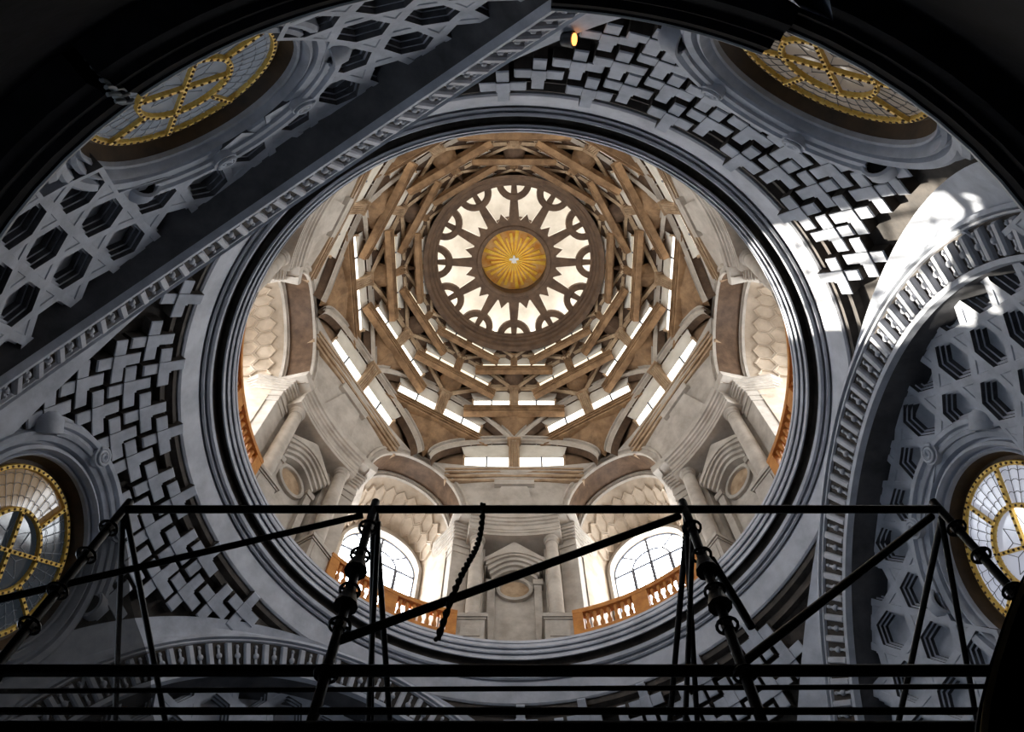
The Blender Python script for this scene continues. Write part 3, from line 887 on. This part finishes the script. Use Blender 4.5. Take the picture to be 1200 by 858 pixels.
for k in range(1, 7):
    rm, zc, zs, rs = TI[k]; re, ze = TI[k - 1][:2]
    L = re * (0.46 if k == 1 else 0.5)
    f = L / 4.1
    rib_m, wall_m, sill_m = TM[k]
    ar = empty('dome_arch', (0, 0, 0)); tag(ar, 'x', 'arch')
    OFT = (0, rm, zs)
    def tp(name, mb_, m_, smooth=30, parent=None): return link(name, mb_.mesh(name, m_, OFT, smooth), parent or ar)
    S2 = [math.sin(PI / 2 * (i / 20)) for i in range(-20, 21)]
    dep = 0.95 * f + 0.1
    rows = []
    for s in S2:
        p = tcurve(k, s); sc = 1 - 0.10 * f / L * 0
        q = lambda dx, dy, dz: (p.x * (1 - dx), p.y + dy, p.z + dz)
        g = f * 1.35
        rows.append([q(0, 0.5, 0.16 * g), q(0, -0.05, 0.17 * g), q(0.006, -0.14 * g, 0.14 * g), q(0.012, -0.15 * g, 0.05 * g), q(0.014, -0.02 * g, 0.04 * g), q(0.018, -0.02 * g, -0.03 * g), q(0.024, -0.11 * g, -0.05 * g), q(0.036, -0.11 * g, -0.15 * g), q(0.04, 0.0, -0.16 * g), q(0.045, 0.03, -0.20 * g)])
    tp('arch_rib', MB().loft(rows), rib_m, 30)
    # soffit of the rib
    rows = []
    for s in S2:
        p = tcurve(k, s)
        rows.append([(p.x * 0.965, p.y + 0.02, p.z - 0.17 * f), (p.x * 0.95, p.y + 0.42 * f, p.z - 0.20 * f)])
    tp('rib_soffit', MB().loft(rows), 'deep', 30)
    yf = rs
    xl = L * (0.80, 0.72, 0.72, 0.72, 0.72, 0.72)[k - 1]
    hgt = zc - zs
    ys = yf - 0.02
    e = f
    dp = 0.95 if k == 1 else 0.6
    H_ = dp * e
    pr = [(0.6 * e, 0.06 * e), (-0.08 * e, 0.04 * e), (-0.12 * e, -0.02 * H_), (-0.10 * e, -0.12 * H_), (0.03 * e, -0.10 * H_), (0.03 * e, -0.20 * H_), (-0.06 * e, -0.22 * H_), (-0.06 * e, -0.40 * H_),
          (0.05 * e, -0.38 * H_), (0.05 * e, -0.50 * H_), (-0.03 * e, -0.52 * H_), (-0.02 * e, -0.74 * H_), (0.09 * e, -0.72 * H_), (0.09 * e, -0.84 * H_), (0.03 * e, -0.86 * H_), (0.06 * e, -1.0 * H_), (0.4 * e, -1.0 * H_)]
    rows = [[(x, ys + dy, zs + dz) for dy, dz in pr] for x in (-xl, xl)]
    tp('sill', MB().loft(rows, False, False, True), sill_m, None)
    yg = yf + 0.22 * f
    zg1 = zs + 0.04 * e; zg2 = zs + hgt * (0.46, 0.44, 0.38, 0.32, 0.28, 0.26)[k - 1]; yt = yf + (rm - yf) * 0.2
    # back wall behind the openings (dark ends), with the two lights
    rows = []
    for s in [i / 12 for i in range(-12, 13)]:
        p = tcurve(k, s)
        rows.append([(p.x * 0.97, yg + 0.06, min(zs, p.z - 0.2)), (p.x * 0.97, yt + 0.06, min(zg2, max(zs + 0.01, p.z))), (p.x * 0.97, max(p.y + 0.2 * f, yt + 0.05), max(zs + 0.02, p.z + 0.05))])
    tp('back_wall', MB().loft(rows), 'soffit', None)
    x_in, x_out = 0.27 * f, L * 0.585
    for sx in (-1, 1):
        xm = (x_in + x_out) / 2
        for xa, xb in ((x_in, xm - 0.03), (xm + 0.03, x_out)):
            b = MB(); b.add([(sx * xa, yg, zg1), (sx * xb, yg, zg1), (sx * xb, yt, zg2), (sx * xa, yt, zg2)], [(0, 1, 2, 3)])
            tp('window_pane', b, 'g_dome' if k < 4 else 'g_high', None)
        b = MB(); b.prism([(yg + 0.02, zg1), (yt + 0.02, zg2), (yt - 0.05, zg2), (yg - 0.05, zg1)], lambda y, z, h: (h, y, z), sx * xm - 0.035, sx * xm + 0.035)
        tp('mullion', b, 'bar', None)
        rows = []
        for i in range(7):
            x = x_in - 0.03 + (x_out + 0.22 * f - x_in) * i / 6
            p = tcurve(k, min(0.97, x / L))
            zt = p.z - 0.26 * f; y1 = p.y + 0.12 * f
            ln = []
            for t in (0, 0.25, 0.5, 0.75, 1):
                lift = 0.10 * f * max(0, i - 5) * (1 - t)
                ln.append((sx * (x - 0.16 * f * (i / 6) * (1 - t)), yt - 0.01 + (y1 - yt) * t ** 0.8, zg2 + lift + (zt - zg2) * t ** 1.15))
            rows.append(ln)
        tp('splay', MB().loft(rows), 'plaster', 40)
        b = MB()
        p = tcurve(k, min(0.97, (x_out + 0.05 * f) / L))
        b.prism([(yg + 0.02, zg1), (yt + 0.02, zg2), (yt - 0.14 * f, zg2 + 0.05 * f), (yt - 0.18 * f, zg2 - 0.10 * f), (yt - 0.02 * f, zg2 - 0.2 * f), (yg - 0.05 * f, zg1)], lambda y, z, h: (sx * h, y, z), x_out, x_out + 0.09 * f)
        tp('jamb', b, 'tan' if k < 4 else 'brown', None)
    for x in (-0.52, -0.27, 0.27, 0.52):
        p = tcurve(k, x)
        tp('tie', MB().box(p.x - 0.025 * f, p.x + 0.025 * f, p.y - 0.04, p.y + 0.3 * f, p.z - 0.28 * f, p.z - 0.18 * f), rib_m, None)
    # bracket in the middle: a fluted console
    b = MB(); w = 0.31 * f
    cz = tcurve(k, 0).z
    prof = []
    for i in range(9):
        t = i / 8
        prof.append((yf + 0.16 * f + (rm - yf - 0.10 * f) * t - 0.26 * f * math.sin(t * PI / 2) ** 1.3, zs + 0.05 + (cz - zs - 0.25 * f) * t))
    poly = [(yg + 0.05, zs + 0.05)] + prof + [(yg + 0.05, prof[-1][1])]
    b.prism(poly, lambda y, z, h: (h, y, z), -w * 0.85, w * 0.85)
    for i in range(5):
        x = -w * 0.64 + w * 1.28 * i / 4
        b.polytube([(x, y - 0.01, z) for y, z in prof], 0.045 * f, 6)
    b.box(-w * 1.1, w * 1.1, rm - 0.30 * f, rm + 0.3 * f, cz - 0.34 * f, cz - 0.20 * f)
    tp('bracket', b, 'tan' if k < 4 else 'brown', 30)
    # wall between the sill and the two arches of the tier below
    if k >= 2:
        rows = []
        for s in [i / 14 for i in range(0, 15)]:
            p = rot30(tcurve(k - 1, -(1.0 - 0.98 * s)), 1)
            zt = zs - 0.5 * dp * e
            top = Vector((p.x, ys + 0.06, zt))
            if p.z > zt: top.z = p.z + 0.12; top.y = p.y + 0.06 * (1 - s)
            x0_ = rot30(tcurve(k - 1, -1.0), 1).x * (1 - s) ** 2
            rows.append((Vector((p.x - x0_, p.y + 0.10, p.z)), top + Vector((-x0_, 0, 0))))
        for sx in (-1, 1):
            rr = [[(sx * a_.x, a_.y, a_.z), (sx * (a_.x + b_.x) / 2, (a_.y + b_.y) / 2 + 0.02, (a_.z + b_.z) / 2), (sx * b_.x, b_.y, b_.z)] for a_, b_ in rows]
            tp('web', MB().loft(rr), wall_m, 40)
    azs = [0, 60, -60, 120, -120, 180] if k % 2 else [30, -30, 90, -90, 150, -150]
    spin(ar, azs, rm, zs, lambda a: 'dome arch with two lit lights at %s o\'clock, %s tier above the drum' % (CLOCK[norm(a)], ORD[k]), 'dome arches of the %s tier' % ORD[k])

# inner lining that closes the corners between the tiers
lin = MB().lathe([(9.3, 10.6), (8.9, 11.3), (8.7, 12.2), (7.95, 13.9), (7.15, 15.2), (6.3, 16.2), (5.6, 16.9), (5.0, 17.5), (4.5, 17.9)], 0, 360, 48)
tag(link('ceiling_lining', lin.mesh('ceiling_lining', 'brown', (0, 0, -Z0), 40)), 'stone lining in the corners between the dome arches', 'ceiling', None, 'structure')
# dark shell behind the tiers
shell = MB().lathe([(11.8, 9.8), (11.0, 11.3), (9.9, 12.2), (9.0, 14.2), (8.2, 15.6), (7.4, 17.2), (6.2, 18.4), (5.2, 19.2), (4.6, 20.4), (0.0, 20.8)], 0, 360, 72)
tag(link('ceiling', shell.mesh('ceiling', 'deep', (0, 0, -Z0), 40)), 'brown outer shell of the dome behind the arches', 'ceiling', None, 'structure')
# drum outer wall, open behind each window
mb = MB()
rows = []
for a in range(-180, 180, 2):
    d = min(angd(a + 1, w) for w in (30, -30, 90, -90, 150, -150))
    if d > 8.2:
        z0, z1 = 0.0, 10.0
        q = [(11.75 * math.sin(R(t)), 11.75 * math.cos(R(t)), z) for t, z in ((a, 0.0), (a + 2, 0.0), (a + 2, 10.0), (a, 10.0))]
        mb.add(q, [(0, 1, 2, 3)])
    else:
        for z0, z1 in ((0.0, 2.2), (8.5, 10.0)):
            q = [(11.75 * math.sin(R(t)), 11.75 * math.cos(R(t)), z) for t, z in ((a, z0), (a + 2, z0), (a + 2, z1), (a, z1))]
            mb.add(q, [(0, 1, 2, 3)])
mb.lathe([(12.3, -9.7), (12.4, -6), (11.9, -2), (11.75, 0.0)], 0, 360, 72)
tag(link('wall_drum', mb.mesh('wall_drum', 'brown', (0, 0, -Z0))), 'outer wall of the drum behind the window bays', 'wall', None, 'structure')

# ------------------------------------------------------------------ star of the lantern
ZS = 17.75
ZD0 = 18.72
star = empty('star_lantern', (0, 0, ZS + Z0)); tag(star, 'twelve-rayed brown stone star with round openings at the top of the dome', 'lantern')
OFS = (0, 0, ZS)
def sp(name, mb_, m_, smooth=30, parent=None): return link(name, mb_.mesh(name, m_, OFS, smooth), parent or star)
T = 0.16
sp('outer_ring', MB().lathe([(4.3, 16.9), (4.12, 17.05), (4.05, 17.25), (3.95, 17.28), (3.92, 17.45), (3.82, 17.48), (3.78, 17.62), (3.70, 17.66), (3.70, ZS + T), (4.3, ZS + T)], 0, 360, 96), 'deep', 25)
sp('inner_ring', MB().lathe([(1.60, ZS + 0.5), (1.56, ZS + 0.1), (1.58, ZS - 0.06), (1.66, ZS - 0.12), (1.76, ZS - 0.10), (1.80, ZS - 0.03), (2.06, ZS), (2.06, ZS + T)], 0, 360, 72), 'deep', 25)
XY = lambda x, y, h: (x, y, h)
for i in range(12):
    a = R(30 * i)
    Rm = lambda x, y, h: (x * math.cos(a) + y * math.sin(a), -x * math.sin(a) + y * math.cos(a), h)
    sp('ray', MB().prism([(-0.26, 1.95), (-0.10, 4.0), (0.10, 4.0), (0.26, 1.95)], Rm, ZS, ZS + T), 'deep', None).data.materials.append(M['plaster'])
    b = MB()
    rings = []
    for j in range(28):
        t = 2 * PI * j / 28
        rings.append([Rm(r * math.cos(t), 3.80 + r * math.sin(t), z) for r, z in ((0.52, ZS + T), (0.52, ZS - 0.03), (0.56, ZS - 0.05), (0.82, ZS - 0.04), (0.85, ZS + T))])
    b.loft(rings, False, True)
    sp('round_opening', b, 'deep', 25)
    a = R(30 * i + 15)
    Rm = lambda x, y, h: (x * math.cos(a) + y * math.sin(a), -x * math.sin(a) + y * math.cos(a), h)
    sp('tooth', MB().prism([(-0.25, 2.0), (0, 2.42), (0.25, 2.0)], Rm, ZS, ZS + T), 'deep', None).data.materials.append(M['plaster'])
for o in C.objects:
    if o.parent == star and len(o.data.materials) > 1:
        for p_ in o.data.polygons:
            if abs(p_.normal.z) < 0.5: p_.material_index = 1  # side faces pale: lantern light painted on the plate's edges
# lantern drum over the star, lit by its own small windows
sp('lantern_wall', MB().lathe([(4.3, ZS + T), (4.3, 19.0), (3.4, 19.7), (2.4, 20.1), (1.75, 20.2)], 0, 360, 72), 'plaster', 30)
sp('inner_collar', MB().lathe([(1.72, 20.2), (1.66, ZD0), (1.60, ZS + 0.5)], 0, 360, 72), 'deep', 30)
lp = None
for i in range(12):
    a = R(30 * i + 15)
    Rm = lambda x, y, h: (x * math.cos(a) + y * math.sin(a), -x * math.sin(a) + y * math.cos(a), h)
    b = MB(); b.add([Rm(-0.6, 4.12, 18.15), Rm(0.6, 4.12, 18.15), Rm(0.6, 4.05, 18.95), Rm(-0.6, 4.05, 18.95)], [(0, 1, 2, 3)])
    sp('lantern_pane', b, 'g_lant', None)
# roundel with the gilded glory and the dove
ZD = 18.7
ro = empty('glory_roundel', (0, 0, ZD + Z0)); tag(ro, 'orange painted roundel with golden rays and a small white dove at the very top', 'roundel')
def rp(name, mb_, m_): return link(name, mb_.mesh(name, m_, (0, 0, ZD), None), ro)
rp('ground', MB().lathe([(0.0, ZD + 0.02), (1.64, ZD)], 0, 360, 48), 'orange')
for i in range(28):
    a = 2 * PI * i / 28 + 0.11
    ln = (1.58, 1.15, 1.35)[i % 3]; w = (0.10, 0.055, 0.075)[i % 3]
    d = Vector((math.cos(a), math.sin(a))); n_ = Vector((-d.y, d.x))
    c0 = Vector((0, 0.12))
    p = [c0 + d * 0.10 - n_ * 0.012, c0 + d * ln - n_ * w, c0 + d * ln + n_ * w, c0 + d * 0.10 + n_ * 0.012]
    p = [q if q.length < 1.58 else q * (1.58 / q.length) for q in p]
    b = MB(); b.prism([tuple(q) for q in p], XY, ZD - 0.05, ZD + 0.02)
    c1 = d * 0.2; 
    rp('ray', b, 'goldray')
b = MB()
dove = [(0.0, 0.26), (0.05, 0.20), (0.06, 0.10), (0.22, 0.12), (0.24, 0.02), (0.10, -0.02), (0.14, -0.16), (0.04, -0.12), (0.0, -0.18), (-0.06, -0.12), (-0.13, -0.15), (-0.10, -0.02), (-0.24, 0.0), (-0.21, 0.09), (-0.06, 0.10), (-0.05, 0.2)]
b.prism([(x, -y + 0.12) for x, y in dove][::-1], XY, ZD - 0.12, ZD - 0.04)
rp('dove', b, 'white')

# ------------------------------------------------------------------ scaffold in front of the viewer
CX, CY, CZ_ = cam.location
def W(x, fwd, up): return (CX + x, CY + fwd, CZ_ + up)
sc = empty('scaffold', W(0, 3.6, -CZ_)); tag(sc, 'dark steel tube scaffold frame standing across the bottom in front', 'scaffold')
so = tuple(sc.location)
def scp(name, mb_, m_='steel', smooth=40, parent=None): return link(name, mb_.mesh(name, m_, so, smooth), parent or sc)
TR = 0.034
SX = (-3.14, -1.12, 1.40, 3.46)
def rosette_mesh():
    b = MB()
    b.polytube([(0.068 * math.cos(2 * PI * k / 14), 0.068 * math.sin(2 * PI * k / 14), 0) for k in range(14)], 0.012, 5, True)
    for k in range(4):
        t = PI / 2 * k + 0.4
        b.tube((0.02 * math.cos(t), 0.02 * math.sin(t), 0), (0.068 * math.cos(t), 0.068 * math.sin(t), 0), 0.012, 5)
    b.tube((0, 0, -0.05), (0, 0, 0.05), 0.042, 8)
    return b.mesh('rosette', 'steel', smooth=40)
ros = rosette_mesh()
ztop = {}
for x in SX:
    b = MB(); b.tube(W(x, 3.6, -CZ_), W(x, 3.6, 6.12), TR, 10)
    st = scp('standard', b)
    for zz in (5.72, 5.35, 4.92, 4.55, 4.1):
        o = link('rosette', ros, st); p = W(x, 3.6, zz); o.location = (p[0] - so[0], p[1] - so[1], p[2] - so[2])
    for zz in (4.75, 5.15) if abs(x) < 2 else ():
        b = MB(); b.tube(W(x, 3.6, zz), W(x, 3.6, zz + 0.14), 0.085, 10, 0.05); scp('collar', b, 'steel', 40, st)
def bar(name, p, q, r=TR, m_='steel'):
    b = MB(); b.tube(p, q, r, 10); return scp(name, b, m_)
for x0, x1 in zip(SX[:-1], SX[1:]):
    bar('ledger', W(x0, 3.6, 6.0), W(x1, 3.6, 6.0))
bar('ledger', W(-5.2, 3.6, 4.13), W(5.2, 3.6, 4.13), 0.038)
bar('ledger', W(-5.2, 4.15, 4.55), W(5.2, 4.15, 4.62), 0.018)
bar('ledger', W(-5.2, 3.6, 3.80), W(5.2, 3.6, 3.80), 0.022)
bar('toe_board', W(-5.2, 3.6, 3.66), W(5.2, 3.6, 3.66), 0.05)
bar('brace', W(-5.2, 3.62, 4.05), W(-1.20, 3.62, 5.94), 0.026)
bar('brace', W(-1.12, 3.62, 4.42), W(1.34, 3.62, 5.93), 0.032)
bar('brace', W(1.42, 3.62, 4.22), W(3.36, 3.62, 5.92), 0.030)
for x in SX:
    bar('transom', W(x + 0.02, 3.6, 5.98), W(x + 0.02, 7.2, 5.98), 0.026)
for x, dx, fw in ((-3.14, -0.30, 5.9), (-1.12, -0.10, 5.9), (1.40, 0.22, 5.9), (3.46, 0.62, 5.9)):
    bar('brace', W(x, 3.65, 5.96), W(x + dx, fw, 5.6), 0.024)
for x, dx, fw in ((-1.12, -0.02, 5.4), (1.40, -0.08, 5.2)):
    bar('brace', W(x + 0.05, 3.65, 5.9), W(x + dx, fw, 5.0), 0.022)
bar('brace', W(1.46, 3.6, 5.3), W(1.62, 3.75, 4.72), 0.03)
# netting on the left flank of the scaffold
nm = bpy.data.materials.new('dark_netting'); nm.use_nodes = True
nt = nm.node_tree; pb = nt.nodes['Principled BSDF']; pb.inputs['Base Color'].default_value = (0.01, 0.01, 0.012, 1); pb.inputs['Alpha'].default_value = 0.74; pb.inputs['Roughness'].default_value = 0.9
nb = MB(); rows = []
for i in range(17):
    yy = 3.62 + 3.3 * i / 16
    rows.append([W(-3.18 + 0.03 * math.sin(i * 1.1 + j), yy, 5.96 - 5.0 * j / 12) for j in range(13)])
nb.loft(rows)
no = link('debris_net', nb.mesh('debris_net', nm, W(-3.14, 3.6, 0.9), 60)); no.location = W(-3.14, 3.6, 0.9)
tag(no, 'dark translucent debris netting hung on the left flank of the scaffold', 'netting')
# twisted rope hanging from the top ledger
b = MB()
for ph_ in (0, PI):
    pts = []
    for i in range(110):
        t = i / 109
        x = -0.235 - 0.10 * t - 0.12 * t * t; up = 6.02 - 1.62 * t
        yy = 3.56 + 0.05 * math.sin(t * 7)
        pts.append(W(x + 0.011 * math.cos(22 * t * PI + ph_) + 0.02 * math.sin(5 * t), yy + 0.011 * math.sin(22 * t * PI + ph_), up))
    b.polytube(pts, 0.014, 6)
rp_ = link('rope', b.mesh('rope', 'rope', W(-0.235, 3.56, 6.0), 40)); rp_.location = W(-0.235, 3.56, 6.0)
tag(rp_, 'dark twisted rope hanging from the top scaffold tube left of centre', 'rope')

# dark curved panel with a gilded edge, close by on the right
def on_fwd(px, py, fwd):
    x = (px - 600) / 1000; y = (py - 429) / 1000; t = 0.374
    d = (x, y * math.cos(t) + math.sin(t), math.cos(t) - y * math.sin(t))
    k = fwd / d[1]
    return (d[0] * k, d[2] * k)
edge = [on_fwd(*q, 3.0) for q in ((1210, 655), (1191, 690), (1175, 732), (1160, 777), (1148, 824), (1142, 870), (1140, 950), (1140, 1200))]
out = edge + [(edge[-1][0], -CZ_ ), (3.2, -CZ_), (3.2, edge[0][1])]
b = MB(); b.prism(out, lambda x, z, h: W(x, h, z), 3.0, 3.08)
pn = link('curved_panel', b.mesh('curved_panel', 'black', W(2.5, 3.04, -CZ_))); pn.location = W(2.5, 3.04, -CZ_)
tag(pn, 'dark curved panel with a gilded edge in the lower right corner', 'panel')
b = MB(); b.loft([[W(x + 0.035 + dx, 2.98 + dy, z) for dx, dy in ((-0.018, 0.03), (-0.018, 0.0), (0.018, 0.0), (0.018, 0.03))] for x, z in edge], True, False, True)
link('gilt_edge', b.mesh('gilt_edge', 'giltpaint', W(2.5, 3.04, -CZ_)), pn)

# small spotlight clamped to the upper end of the diagonal arch
sl_ = empty('spotlight', (1.03, -10.25, Z0 - 4.3)); tag(sl_, 'tiny black spotlight with orange glow at the upper end of the diagonal arch', 'spotlight')
b = MB(); b.tube((-0.12, 0, 0), (0.10, 0, -0.12), 0.13, 12, 0.17); link('housing', b.mesh('housing', 'lead', smooth=40), sl_)
b = MB(); b.tube((0.10, 0, -0.12), (0.115, 0, -0.128), 0.12, 12); link('lens', b.mesh('lens', 'lampglow'), sl_)
b = MB(); b.tube((-0.1, 0, 0), (-0.15, -0.5, 0.3), 0.03, 6); link('clamp_arm', b.mesh('clamp_arm', 'lead'), sl_)
